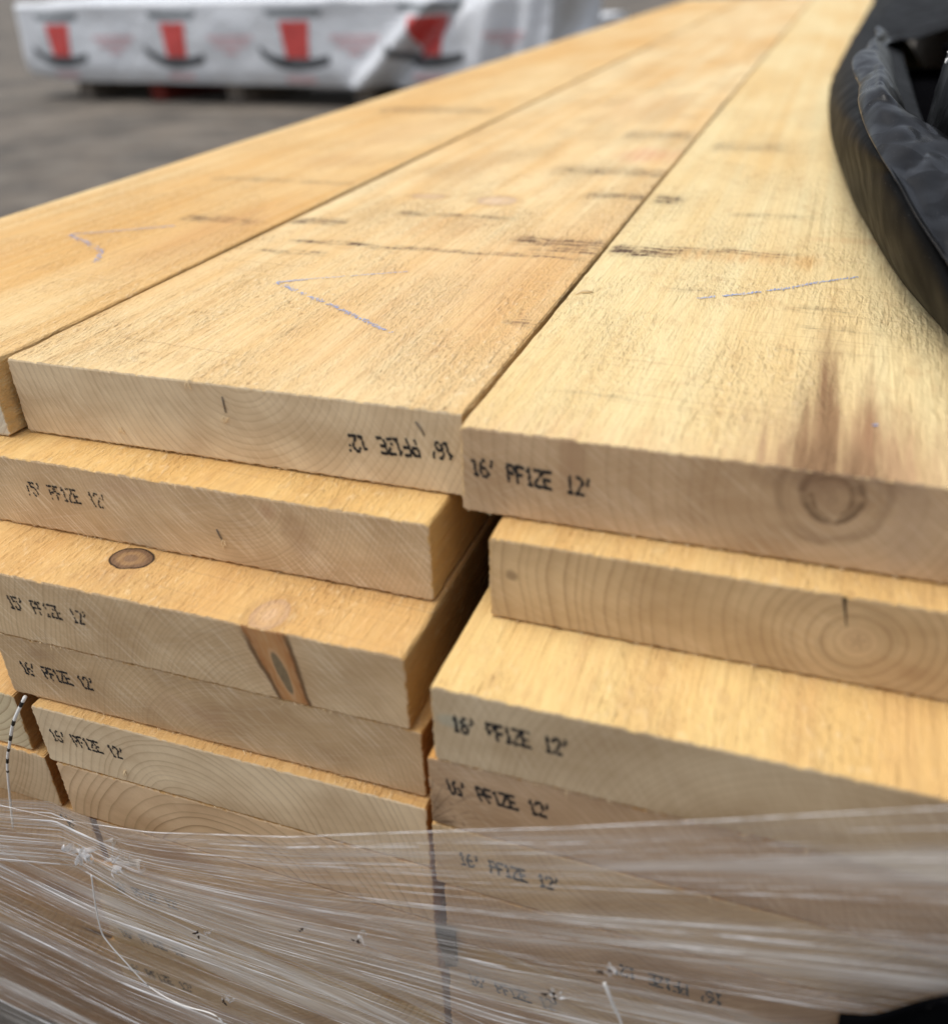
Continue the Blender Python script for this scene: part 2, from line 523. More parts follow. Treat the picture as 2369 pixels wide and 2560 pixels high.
BROWN = (.30, .155, .07)
Z = lambda i: -.05 * i
TX = "16' PF1ZE 12'"
def staple(parent, p, q, bend=0):
    V, F = [], []
    p, q = Vector(p), Vector(q); mid = (p + q) / 2 + Vector((bend, -.0006, 0))
    tube(V, F, crom([p, mid, q], np.linspace(0, 1, 7)), .00042, 5)
    mesh_obj('staple', V, F, STEEL, parent)
def tear(parent, p, seed, s=.004):
    """small curled sliver torn out of the end"""
    r_ = random.Random(seed); V, F = [], []
    for k in range(4):
        d = Vector((r_.uniform(-.6, .6), 0, -1)).normalized(); o_ = Vector((r_.uniform(-.002, .002), 0, r_.uniform(-.001, .001)))
        a = Vector(p) + o_
        tube(V, F, [a, a + d * s * .5 + Vector((0, -.0008, 0)), a + d * s * r_.uniform(.7, 1.1) + Vector((0, -.0003, 0))], lambda t: .0004 * (1.05 - t), 4)
    mesh_obj('splinter', V, F, PALEFIB, parent)

# ---- top layer
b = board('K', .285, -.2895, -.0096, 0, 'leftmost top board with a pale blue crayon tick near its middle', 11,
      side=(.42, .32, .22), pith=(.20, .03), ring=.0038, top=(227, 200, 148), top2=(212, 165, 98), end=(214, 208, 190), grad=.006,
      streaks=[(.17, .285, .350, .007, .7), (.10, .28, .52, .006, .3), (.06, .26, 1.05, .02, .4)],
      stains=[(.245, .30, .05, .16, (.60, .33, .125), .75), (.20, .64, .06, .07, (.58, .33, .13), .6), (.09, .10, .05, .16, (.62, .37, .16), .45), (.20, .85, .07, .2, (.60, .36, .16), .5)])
crayon(b, [(.117, .269, 0), (.157, .294, 0), (.195, .318, 0)], .0034, 3, CRAYON, 1.6)
crayon(b, [(.117, .269, 0), (.149, .252, 0), (.184, .230, 0), (.203, .200, 0)], .0070, 4, CRAYON, 1.6)
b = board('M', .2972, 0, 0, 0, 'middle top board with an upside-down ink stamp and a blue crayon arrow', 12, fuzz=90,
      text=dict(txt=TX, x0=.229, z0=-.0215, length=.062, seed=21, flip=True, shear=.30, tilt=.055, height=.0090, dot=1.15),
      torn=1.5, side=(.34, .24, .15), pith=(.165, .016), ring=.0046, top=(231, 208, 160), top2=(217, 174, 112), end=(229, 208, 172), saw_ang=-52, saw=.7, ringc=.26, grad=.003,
      knots=[(.160, .465, .020, .018, (.72, .52, .33), 0), (.088, .47, .018, .010, (.70, .48, .28), 0)],
      streaks=[(.215, .310, .332, .0075, 1.0), (.002, .058, .352, .006, .8), (.03, .30, .288, .0035, .55), (.245, .31, .308, .0045, .75),
               (.265, .31, .138, .005, .4), (.08, .21, .40, .005, .45), (.18, .31, .62, .014, .45), (.23, .31, .505, .008, .6), (.02, .10, .255, .004, .4), (.20, .31, .86, .02, .4)],
      stains=[(.27, .26, .07, .22, (.62, .35, .15), .35), (.15, .36, .04, .06, (.60, .34, .14), .45), (.26, .72, .045, .06, (.62, .27, .15), .7), (.21, .18, .09, .20, (.66, .39, .17), .45), (.08, .62, .05, .12, (.62, .38, .17), .4), (.18, 1.1, .08, .2, (.6, .38, .19), .45)])
crayon(b, [(.086, .177, 0), (.105, .190, 0)], .0050, 5, CRAYON, 2.0)
crayon(b, [(.105, .190, 0), (.122, .199, 0), (.172, .226, 0)], .0022, 6, CRAYON, .9)
crayon(b, [(.086, .177, 0), (.118, .158, 0), (.158, .135, 0), (.212, .100, 0)], .0056, 7, CRAYON, 1.7)
staple(b, (.152, 0, -.0075), (.1525, 0, -.0175), .0004)
staple(b, (.270, 0, -.008), (.2745, 0, -.0155), .001)
tear(b, (.152, -.0002, -.021), 1); tear(b, (.074, -.0002, -.037), 2, .005); tear(b, (.130, -.0002, -.002), 5, .004)
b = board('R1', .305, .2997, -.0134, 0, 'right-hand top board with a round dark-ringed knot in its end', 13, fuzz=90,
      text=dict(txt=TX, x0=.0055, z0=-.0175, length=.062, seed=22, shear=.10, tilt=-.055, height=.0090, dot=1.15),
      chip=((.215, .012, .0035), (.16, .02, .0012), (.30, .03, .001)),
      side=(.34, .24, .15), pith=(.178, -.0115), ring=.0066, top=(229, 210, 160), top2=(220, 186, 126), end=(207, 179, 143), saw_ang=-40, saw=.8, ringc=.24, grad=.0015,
      streaks=[(-.004, .066, .334, .0085, 1.0), (-.004, .048, .515, .011, .95), (.05, .15, .345, .006, .5), (.06, .11, .245, .003, .22),
               (.14, .20, .225, .0036, .26), (.15, .21, .19, .0032, .22), (.14, .20, .15, .003, .18), (.03, .09, .055, .003, .15), (.08, .16, .47, .006, .35), (.02, .12, .80, .02, .35)],
      stains=[(.180, -.02, .060, .12, (.46, .29, .15), 1.5), (.168, .02, .015, .19, (.28, .16, .075), 1.1), (.192, .03, .008, .11, (.32, .17, .085), .9), (.178, .0, .027, .045, (.20, .11, .05), 1.0),
              (.10, .335, .07, .022, (.66, .38, .15), .6), (.19, .40, .06, .012, (.64, .40, .18), .5), (.06, .0, .09, .035, (.70, .44, .23), .45),
              (.25, .0, .08, .07, (.62, .40, .22), .35), (.15, .33, .012, .03, (.60, .32, .10), .5)],
      ends=[('pith', (.178, -.0115, .0125, 1.0)), ('blot', (.178, .0, .034, .016, (.26, .155, .09), .6)), ('blot', (.058, -.012, .008, .022, (.42, .26, .15), .5)), ('blot', (.21, -.02, .012, .03, (.46, .33, .23), .3))],
      )
crayon(b, [(.086, .227, 0), (.112, .242, 0), (.140, .262, 0), (.160, .281, 0), (.189, .302, 0)], .0038, 8, CRAYON, 1.9)
crayon(b, [(.1935, .0545, 0), (.1955, .0545, 0)], .0020, 9, CRAYON, 5)
V_, F_ = [], []
tube(V_, F_, [(.0055, .216, .0003), (.0085, .219, .0016), (.0125, .221, .0014), (.0155, .224, .0004)], lambda t: .0011 * (1 - abs(2 * t - 1) * .5), 5)
mesh_obj('splinter', V_, F_, PALEFIB, b)

# ---- second layer
b = board('L2', .305, -.0174, -.0312, Z(1), 'second board down on the left, directly below the middle top board', 14, fuzz=90,
      text=dict(txt="15' PF1ZE 12'", x0=.0355, z0=-.0165, length=.060, seed=23, shear=.16, height=.0088, dens=.8, dot=.85),
      side=(.90, .86, .80), pith=(.178, .010), ring=.0028, top=(226, 190, 126), top2=(214, 168, 100), end=(219, 192, 152), saw_ang=-48, saw=1.5, ringc=.30,
      ends=[('blot', (.225, -.020, .013, .014, (.36, .21, .11), .42)), ('blot', (.208, -.010, .007, .007, (.40, .18, .10), .35)), ('blot', (.115, -.01, .03, .008, (.55, .35, .22), .3))])
staple(b, (.172, 0, -.0265), (.1745, 0, -.034), .0003); tear(b, (.176, -.0002, -.034), 3, .006)
board('R2', .305, .3207, -.0338, Z(1), 'unstamped board under the right-hand top board, dark crack above its heart', 15, fuzz=90,
      pith=(.178, -.024), ring=.0058, top=(226, 192, 130), top2=(212, 168, 104), end=(209, 182, 140), saw_ang=-30, saw=.35, ringc=.42, grad=.002,
      ends=[('pith', (.178, -.024, .016, .18)), ('blot', (.012, -.021, .003, .003, (.12, .07, .04), .5)), ('blot', (.10, -.022, .03, .02, (.40, .25, .12), .25)), ('blot', (.20, -.036, .02, .008, (.35, .2, .1), .3))],
      checks=[(.1685, -.0, -.017, -.22)])

# ---- third layer
b = board('L3', .305, -.0145, -.0791, Z(2), 'left board with a slanting orange knot sawn through its end', 16, fuzz=80,
      text=dict(txt="15' PF1ZE 12'", x0=.0455, z0=-.0165, length=.058, seed=24, shear=.16, height=.0088, dens=.85, dot=.9),
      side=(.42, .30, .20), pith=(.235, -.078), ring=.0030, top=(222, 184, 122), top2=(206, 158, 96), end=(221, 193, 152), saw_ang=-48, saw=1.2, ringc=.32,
      knots=[(.1125, .036, .0135, .0105, (.26, .155, .085), 1.0), (.221, .012, .011, .014, (.68, .44, .24), 0)],
      stains=[(.112, .025, .022, .03, (.45, .24, .10), .5)],
      ends=[('spike', ((.2225, .001), (.2375, -.0505), .0135, .0085))])
board('R3', .305, .3100, -.0940, Z(2), 'right board jutting out far beneath a bare orange top, stamped at its left end', 17, fuzz=80,
      text=dict(txt=TX, x0=.0105, z0=-.0165, length=.058, seed=25, shear=.12, height=.0092, tilt=.01, dot=1.15),
      pith=(.19, -.085), ring=.0042, top=(231, 201, 138), top2=(221, 180, 114), end=(209, 187, 152), saw_ang=-62, saw=.6, ringc=.22,
      stains=[(.10, .05, .02, .09, (.62, .36, .14), .5), (.17, .04, .012, .07, (.60, .33, .13), .45), (.215, .03, .02, .09, (.64, .38, .16), .4), (.07, .03, .015, .05, (.64, .38, .16), .35)],
      ends=[('blot', (.012, -.02, .01, .004, (.42, .43, .34), .5))])

# ---- fourth layer
board('L4', .2895, .0069, -.0782, Z(3), 'brownish left board lying flush under the one with the slanting knot', 18, fuzz=70,
      text=dict(txt=TX, x0=.0135, z0=-.0205, length=.056, seed=26, shear=.26, height=.0090, dot=1.0),
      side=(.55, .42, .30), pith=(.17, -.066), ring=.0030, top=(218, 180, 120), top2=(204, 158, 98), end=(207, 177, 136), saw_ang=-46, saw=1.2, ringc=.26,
      ends=[('blot', (.035, -.010, .012, .006, (.38, .24, .13), .4)), ('blot', (.14, -.028, .03, .012, (.48, .29, .17), .3))])
board('R4', .305, .3050, -.0928, Z(3), 'right board with coarse torn grain at its lower left corner, partly under the film edge', 19, fuzz=60,
      text=dict(txt=TX, x0=.0085, z0=-.0135, length=.056, seed=27, shear=.30, height=.0088, dot=1.15),
      pith=(.03, -.075), ring=.0036, top=(214, 164, 96), top2=(200, 146, 80), end=(202, 172, 138), saw_ang=-45, saw=.8, ringc=.22, rays=(-.004, -.05, .055),
      ends=[('blot', (.0, -.045, .012, .02, (.14, .08, .04), .6))])

# ---- fifth layer
b = board('L5', .2735, .0252, -.0849, Z(4), 'pale left board with broad arched rings, lowest stamped end above the film', 20, fuzz=70,
      text=dict(txt=TX, x0=.0085, z0=-.0185, length=.057, seed=28, shear=.24, height=.0088, dot=.95),
      side=(.55, .42, .30), pith=(.110, -.072), ring=.0052, top=(218, 180, 120), top2=(204, 158, 98), end=(230, 208, 172), saw_ang=-46, saw=.25, ringc=.32)
tear(b, (.064, -.0002, -.039), 4, .006)
board('C4', .29, -.2815, -.0815, Z(4), 'uppermost of the far left boards, greenish ringed end beside the black and white cord', 31, fuzz=40,
      side=(.5, .38, .26), pith=(.22, .04), ring=.0052, top=(218, 180, 120), top2=(204, 158, 98), end=(216, 200, 164), saw_ang=-20, saw=.3, ringc=.5)
board('R5', .303, .3045, -.0925, Z(4), 'right board just inside the film, with a faint stamp behind white haze', 32, fuzz=0,
      text=dict(txt=TX, x0=.015, z0=-.0185, length=.056, seed=29, shear=.14, height=.0088, dot=1.1),
      pith=(.15, .05), ring=.004, end=(216, 188, 146), saw=.6)
# ---- under the film
board('L6', .2700, .0285, -.0846, Z(5), 'pale left board with widely spaced arched rings just above the film edge', 33, fuzz=40,
      pith=(.125, -.085), ring=.0072, top=(218, 180, 120), end=(228, 199, 160), saw_ang=-40, saw=.25, ringc=.5)
board('C5', .29, -.2720, -.0832, Z(5), 'far left board second from the top, its end vanishing into the film', 34, fuzz=40,
      side=(.45, .32, .2), pith=(.10, .05), ring=.0038, end=(216, 192, 156), saw_ang=-25, saw=.5, ringc=.4)
board('R6', .298, .3090, -.0922, Z(5), 'right board behind film with an upside-down stamp near its middle', 35, fuzz=0,
      text=dict(txt=TX, x0=.100, z0=-.026, length=.058, seed=30, shear=.14, height=.0088, flip=True),
      pith=(.15, .04), ring=.004, end=(210, 178, 138), saw=.6)
board('C6', .29, -.2520, -.0820, Z(6), 'far left board poking out at the white knot of bunched film', 36, fuzz=0,
      text=dict(txt="16'", x0=.262, z0=-.010, length=.012, seed=31, shear=.2, height=.012, dens=.6, dot=1.2), pith=(.1, .03), ring=.004, end=(220, 188, 146))
board('L7', .2520, .0460, -.0842, Z(6), 'left board behind film directly below the widely ringed one', 37, fuzz=0, pith=(.14, .06), ring=.004, end=(220, 188, 146),
      ends=[('blot', (.06, -.015, .04, .012, (.40, .22, .12), .5)), ('blot', (.15, -.03, .05, .012, (.42, .25, .14), .5))])
board('R7', .305, .3080, -.0918, Z(6), 'right board with the lowest bold stamp showing through the film', 38, fuzz=0,
      text=dict(txt=TX, x0=.012, z0=-.030, length=.056, seed=32, shear=.30, height=.0090, dot=1.15), pith=(.05, -.09), ring=.0045, end=(224, 196, 150))
board('L8', .2760, .0230, -.0838, Z(7), 'left board behind film, topmost of three stamped ends under the haze', 39, fuzz=0,
      text=dict(txt=TX, x0=.017, z0=-.018, length=.056, seed=33, shear=.24, height=.0088), pith=(.14, .05), ring=.0036, end=(222, 194, 148), ringc=.4)
board('C7', .29, -.2700, -.0812, Z(7), 'far left board under the dark fold below the bunched film', 40, fuzz=0, pith=(.2, .05), ring=.004, end=(212, 176, 134))
board('L9', .2800, .0190, -.0834, Z(8), 'left board behind film, middle of three stamped ends beside the white thread', 41, fuzz=0,
      text=dict(txt=TX, x0=.010, z0=-.028, length=.060, seed=34, shear=.24, height=.0088), pith=(.17, .03), ring=.0036, end=(226, 200, 154), ringc=.45)
board('C8', .29, -.2760, -.0760, Z(8), 'far left board with reddish streaks low under the film', 42, fuzz=0, pith=(.2, -.09), ring=.004, end=(214, 176, 134),
      ends=[('blot', (.245, -.02, .02, .008, (.20, .10, .08), .6)), ('blot', (.29, -.03, .006, .02, (.16, .09, .05), .6))])
board('R8', .305, .3070, -.0915, Z(7), 'right board low under the film at the bottom edge', 43, fuzz=0, pith=(.05, .06), ring=.0045, end=(212, 176, 136))
board('L10', .2850, .0140, -.0830, Z(9), 'left board behind film, lowest of three stamped ends by the white thread', 44, fuzz=0,
      text=dict(txt=TX, x0=.008, z0=-.026, length=.062, seed=35, shear=.24, height=.0088), pith=(.13, .04), ring=.0036, end=(222, 192, 146))
board('C9', .29, -.2785, -.0755, Z(9), 'far left board with a long dark slit across its end near the bottom', 45, fuzz=0, pith=(.15, .04), ring=.005, end=(220, 184, 136), ringc=.45,
      ends=[('blot', (.275, -.012, .03, .0025, (.08, .05, .04), .8))])
# carried further down and back (barely or not in view), plain boards
for key, W, x, y, i, lab, sd in (
        ('C1', .285, -.3060, -.004, 1, 'far left board tucked right under the leftmost top board', 51),
        ('C2', .285, -.3120, -.010, 2, 'far left board third in its column, mostly behind its neighbours', 52),
        ('C3', .285, -.3080, -.015, 3, 'far left board resting on the greenish ringed end', 53),
        ('R9', .305, .3080, -.0912, 8, 'right board second from the bottom of its column', 54),
        ('R10', .305, .3080, -.0909, 9, 'right board lowest of its column', 55),
        ('L11', .2850, .0130, -.0826, 10, 'left board lowest of its column, cut off by the picture edge', 56),
        ('C10', .29, -.2790, -.0750, 10, 'far left board lowest of its column', 57)):
    board(key, W, x, y, Z(i), lab, sd, fine=False, fuzz=0, pith=(.12, .04), ring=.004, top=(226, 178, 104), top2=(210, 156, 84), end=(190, 154, 112))
for key, W, x, y, i, lab, sd in (
        ('C11', .29, -.2785, -.0745, 11, 'far left board at the lower left picture corner under the film', 58),
        ('C12', .29, -.2800, -.0740, 12, 'far left bottom board on the bearers', 59),
        ('L12', .285, .0120, -.0822, 11, 'left board second from the ground, below the picture edge', 60),
        ('L13', .285, .0125, -.0818, 12, 'left bottom board on the bearers', 61),
        ('R11', .305, .3075, -.0970, 10, 'right board third from the ground, below the picture edge', 62),
        ('R12', .305, .3080, -.0975, 11, 'right board second from the ground, below the picture edge', 63),
        ('R13', .305, .3085, -.0970, 12, 'right bottom board on the bearers', 64)):
    board(key, W, x, y, Z(i), lab, sd, fine=False, fuzz=0, pith=(.12, .04), ring=.004, top=(226, 178, 104), top2=(210, 156, 84), end=(186, 148, 108))

GZ = -.74
# ------------------------------------------------------------------ stretch film
def film_mat(name, veil, streak, fu, fv, seed, wcol=(.96, .93, .88)):
    m = NT(name)
    u, v, _ = m.sep(m.tc('UV'))
    s1 = m.noise(m.vec(u * fu, v * fv, seed), 1, 3, .6)
    s2 = m.noise(m.vec(u * fu * .45, v * fv * .28, seed + 4), 1, 3, .55)
    s3 = m.noise(m.vec(u * fu * 1.8, v * fv * 2.6, seed + 8), 1, 2, .6)
    big = m.noise(m.vec(u * 3.2, v * 5.5, seed + 2), 1, 2, .5)
    patch = big.ramp(.33, .68)
    f = (s1.ramp(.50, .74) * .44 + s2.ramp(.48, .72) * .40 + s3.ramp(.56, .74) * .45) * (patch * .95 + .10)
    brd = m.noise(m.vec(u * 2.6, v * fv * .16, seed + 6), 1, 3, .6).ramp(.50, .72)
    fac = (f * streak + veil + patch * .06 + brd * .36).clamp()
    h = s1 * .6 + s2 * 1.2 + s3 * .35
    nrm = m.bump(h, .0012, .8)
    dif = m.n('ShaderNodeBsdfDiffuse'); dif.inputs['Color'].default_value = (*wcol, 1); m.link(nrm, dif.inputs['Normal'])
    trl = m.n('ShaderNodeBsdfTranslucent'); trl.inputs['Color'].default_value = (*wcol, 1); m.link(nrm, trl.inputs['Normal'])
    mx = m.n('ShaderNodeMixShader'); mx.inputs[0].default_value = .06; m.link(dif.outputs[0], mx.inputs[1]); m.link(trl.outputs[0], mx.inputs[2])
    tr = m.n('ShaderNodeBsdfTransparent'); tr.inputs['Color'].default_value = (.99, .98, .96, 1)
    a = m.n('ShaderNodeMixShader'); m.link(fac, a.inputs[0]); m.link(tr.outputs[0], a.inputs[1]); m.link(mx.outputs[0], a.inputs[2])
    gl = m.n('ShaderNodeBsdfGlossy'); gl.inputs['Roughness'].default_value = .16; gl.inputs['Color'].default_value = (1, 1, 1, 1); m.link(nrm, gl.inputs['Normal'])
    fr = m.n('ShaderNodeFresnel'); fr.inputs['IOR'].default_value = 1.38
    b_ = m.n('ShaderNodeMixShader'); m.link((E(m.nt, fr.outputs[0]) + f * .16).clamp(), b_.inputs[0]); m.link(a.outputs[0], b_.inputs[1]); m.link(gl.outputs[0], b_.inputs[2])
    m.link(b_.outputs[0], m.out.inputs['Surface'])
    return m.mat

film = empty('stretch_wrap', (.15, -.11, -.4))
tag(film, 'clear streaky stretch film pulled tight around the lower boards', 'stretch film')
def local(o, pts):
    L = o.location
    return [(p[0] - L.x, p[1] - L.y, p[2] - L.z) for p in pts]

TOPX = [-.34, -.16, -.06, .015, .069, .136, .231, .317, .385, .451, .531, .66]
TOPZ = [-.250, -.252, -.252, -.251, -.248, -.237, -.208, -.173, -.145, -.115, -.077, -.02]
def ftop(x): return float(np.interp(x, TOPX, TOPZ))
# two wrapped bands: lines fan out from the bunched knot on the left
def band_point(kind, a, t):
    """a 0..1 along x (-.33...66), t 0..1 across"""
    x = -.33 + a * .99
    if kind == 0:
        z0 = ftop(x); z1 = np.interp(x, [-.33, .06, .20, .35, .50, .66], [-.330, -.310, -.325, -.325, -.305, -.275])
        y = -.122 - .004 * math.sin(a * 7) + .010 * max(0, .06 - abs(x - .05)) / .06
    else:
        z0 = np.interp(x, [-.33, .06, .30, .45, .66], [-.265, -.300, -.262, -.250, -.235])
        z1 = np.interp(x, [-.33, .06, .30, .66], [-.68, -.69, -.70, -.70])
        y = -.1165
        z0 = z0 + .0
    # fanning curve: lines start nearly level and dive to the right in the lower band
    z = z0 + (z1 - z0) * t
    return x, y, z
def film_band(kind, nu, nv, mat):
    V, UV = [], []
    for i in range(nu):
        a = i / (nu - 1)
        for j in range(nv):
            t = j / (nv - 1)
            x, y, z = band_point(kind, a, t)
            w = noise.noise((x * 3, z * 55, kind * 9)) * .0016 + noise.noise((x * 5, z * 160, kind * 5 + 3)) * .0007
            if t == 0: w *= .3
            z += noise.noise((x * 11, kind * 3, 2)) * .0012
            V.append((x, y + w, z))
            # lower lines of band 1 slope: shear the streak coordinate
            vv = t * (z1z0(kind, x)) if False else z
            UV.append((x, t if kind == 0 else (z + .16 * (x + .33) + .10 * max(0, x - .25)) * 1.9))
    # wrap round both corners
    return mesh_obj('film_band', local(film, V), grid_faces(nu, nv, True), mat, film, smooth=True, uv=UV)
film_band(0, 160, 90, film_mat('film upper', .075, .95, 6.0, 60, 1))
film_band(1, 160, 160, film_mat('film lower', .015, .95, 5.0, 95, 5))
def film_side(x, sgn):
    V = []
    for i in range(24):
        y = -.1165 + 1.4 * (i / 23) ** 1.5
        for j in range(30):
            t = j / 29
            z = (ftop(x) - .01) * (1 - t) + t * -.68
            V.append((x + sgn * (.0012 * noise.noise((y * 4, z * 60, 3))), y, z))
    UV = [(v[1], v[2] * 1.6) for v in V]
    return mesh_obj('film_band', local(film, V), grid_faces(24, 30, sgn > 0), bpy.data.materials['film lower'], film, smooth=True, uv=UV)
film_side(-.333, -1); film_side(.662, 1)

# crisp stretched wrinkles: thin raised welts of doubled-up film
WELT = NT('film welt')
wx, wy, wz = WELT.sep(WELT.tc('Object'))
WELT.set(Base_Color=(.93, .91, .89), Roughness=.22, Alpha=WELT.noise(WELT.vec(wx * 22, 0, wz * 160), 1, 2).ramp(.32, .66, .12, .95))
WELT.bsdf.inputs['Specular IOR Level'].default_value = .6
def welts(kind, n, seed, name='film_wrinkle'):
    r_ = random.Random(seed); V, F = [], []
    for _ in range(n):
        if kind == 0:
            a0 = r_.random() ** .8; L = r_.uniform(.04, .32); t0 = r_.random() ** .9
        else:
            a0 = r_.uniform(-.05, .95); L = r_.uniform(.05, .36); t0 = r_.uniform(.0, .78)
        w = r_.uniform(.00008, .00030) * (3.2 if r_.random() < .10 else 1)
        m_ = 18; pts = []
        for k in range(m_):
            a = a0 + L * k / (m_ - 1)
            if a > 1.0 or a < 0: continue
            x, y, z = band_point(kind, a, t0)
            if kind == 1:
                z -= .16 * (x + .33) + .10 * max(0, x - .25) - .05
            z += noise.noise((x * 14, t0 * 90, seed)) * .0016
            pts.append((x, y - .0012 - noise.noise((x * 9, t0 * 50, 1)) * .0008, z))
        if len(pts) < 4: continue
        if max(p[2] - ftop(p[0]) for p in pts) > -.002: continue
        if min(p[2] for p in pts) < -.70: continue
        b = len(V); nn = len(pts)
        for k, p in enumerate(pts):
            e = w * math.sin(math.pi * (k + .4) / nn) ** .6
            V += [(p[0], p[1], p[2] - e), (p[0], p[1] - e * .9, p[2]), (p[0], p[1], p[2] + e)]
        for k in range(nn - 1):
            q = b + 3 * k
            F += [(q, q + 3, q + 4, q + 1), (q + 1, q + 4, q + 5, q + 2)]
    o = mesh_obj(name, local(film, V), F, WELT.mat, film, smooth=True)
    o['kind'] = 'stuff'
    return o
welts(0, 190, 3); welts(1, 260, 4)
# doubled film lip along the top edge
V_, F_ = [], []
tube(V_, F_, [(x, -.1228 - .004 * math.sin((x + .33) / .99 * 7), ftop(x) + .0002) for x in np.linspace(-.33, .65, 90)], .00022, 5)
mesh_obj('film_edge', local(film, V_), F_, WELT.mat, film, smooth=True)
# bunched knot of film at the poking-out corner, and small puckers
def crumple(center, size, seed, n=9, stretch=(1, .5, 1.4)):
    r_ = random.Random(seed); V, F = [], []
    for k in range(n):
        a = Vector(center) + Vector((r_.gauss(0, .25) * size * stretch[0], -abs(r_.gauss(0, .2)) * size * stretch[1], r_.uniform(-.9, .3) * size * stretch[2]))
        p = [a]
        for q in range(5):
            p.append(p[-1] + Vector((r_.gauss(.25, .35) * size * stretch[0] * .4, r_.gauss(0, .12) * size, r_.gauss(.0, .5) * size * .35)))
        pp = crom(p, np.linspace(0, 1, 14)); b = len(V)
        for i_, c in enumerate(pp):
            w = size * .16 * math.sin(math.pi * (i_ + .5) / 14)
            d = Vector((0, -.5 * math.sin(i_ + k), 1)).normalized() * w
            V += [Vector(c) - d, Vector(c) + Vector((0, -w * .5, 0)), Vector(c) + d]
        for i_ in range(13):
            q = b + 3 * i_
            F += [(q, q + 3, q + 4, q + 1), (q + 1, q + 4, q + 5, q + 2)]
    return mesh_obj('film_pucker', local(film, V), F, WELT.mat, film, smooth=True)
crumple((.070, -.121, -.272), .016, 5, 9, (.5, .4, 1.2)); crumple((.092, -.121, -.279), .016, 6, 9, (1.9, .3, .5))
DEBRIS = simple('bark crumb', (.035, .025, .02), .8, .1)
for k, (px, pz, s) in enumerate(((.150, -.327, .0016), (.266, -.278, .0015), (.153, -.398, .0015), (.380, -.274, .0022), (.409, -.239, .0018), (.23, -.287, .0012))):
    crumple((px, -.119, pz), .006, 20 + k, 6, (.9, .5, .9))
    V_, F_ = [], []
    for q in range(3):
        p = Vector((px + random.uniform(-.003, .003), -.1225, pz + random.uniform(-.003, .003)))
        tube(V_, F_, [p, p + Vector((random.uniform(-1, 1), -.3, random.uniform(-1, 1))) * s * 1.2, p + Vector((random.uniform(-1, 1), .2, random.uniform(-1, 1))) * s * 2], lambda t: s * .42 * (1.1 - t), 5)
    mesh_obj('caught_crumb', local(film, V_), F_, DEBRIS, film)

V_, F_ = [], []  # dark strip added between the columns so the lit gap looks shaded
for k in range(12):
    t = k / 11
    wv = .0065 - .0028 * t
    cx = .3095 + .0015 * t
    V_ += [Vector((cx - wv, -.0952 - .0012 * math.sin(t * 5), -.286 - .040 * t)), Vector((cx + wv, -.0946 - .0012 * math.sin(t * 5 + .6), -.2855 - .037 * t)),
           Vector((cx + wv, -.0936 - .0012 * math.sin(t * 5 + .6), -.2855 - .037 * t)), Vector((cx - wv, -.0942 - .0012 * math.sin(t * 5), -.286 - .040 * t))]
for k in range(11):
    for q in range(4): F_.append((4 * k + q, 4 * k + (q + 1) % 4, 4 * k + 4 + (q + 1) % 4, 4 * k + 4 + q))
F_ += [(0, 3, 2, 1), (44, 45, 46, 47)]
tag(mesh_obj('gap_shade_strip', V_, F_, simple('painted gap shade', (.012, .011, .012), .5, .3)), 'dark strap added behind the film to darken the gap between the left and right boards', 'shade strip')
# ------------------------------------------------------------------ threads
WHITE = simple('white plastic thread', (.80, .78, .74), .45, .4)
CORD = NT('two-tone cord')
u_, v_, _ = CORD.sep(CORD.tc('UV'))
seg = ((v_ * 9.0 + CORD.noise(CORD.vec(v_ * 20, 0, 0), 1, 2) * .5).fract()).gt(.66)
CORD.set(Base_Color=CORD.mix(seg * v_.lt(.62), (.82, .80, .76), (.012, .012, .012)), Roughness=.5)
def thread(name, pts, rad, mat, label, cat, n=40, taper=True):
    P = crom(pts, np.linspace(0, 1, n)); V, F = [], []
    tube(V, F, P, (lambda t: rad * (1 - .45 * t)) if taper else rad, 6)
    UV = [(0, (k // 6) / (n - 1)) for k in range(len(V))]
    o = mesh_obj(name, V, F, mat, smooth=True, uv=UV)
    return tag(o, label, cat)
thread('twisted_cord', [(.031, -.090, -.187), (.019, -.0945, -.207), (.006, -.0935, -.231), (-.004, -.0925, -.250), (-.010, -.0930, -.269), (-.015, -.0945, -.291), (-.017, -.099, -.315)],
       .00125, CORD.mat, 'black and white banded cord curling out between the far left boards', 'cord')
thread('loose_thread', [(.081, -.1275, -.291), (.074, -.127, -.324), (.070, -.127, -.353), (.073, -.1275, -.364), (.083, -.128, -.380), (.098, -.128, -.402), (.122, -.129, -.408), (.150, -.129, -.406), (.158, -.129, -.424), (.165, -.129, -.445)],
       .0005, WHITE, 'long white thread hanging over the film from the bunched knot at left', 'thread', 70, False)
thread('loose_thread', [(.409, -.1275, -.240), (.412, -.1285, -.247), (.4145, -.128, -.256), (.418, -.1275, -.266), (.420, -.1275, -.276), (.419, -.1275, -.290)],
       .00085, WHITE, 'short white thread dangling on the film below the right boards', 'thread')

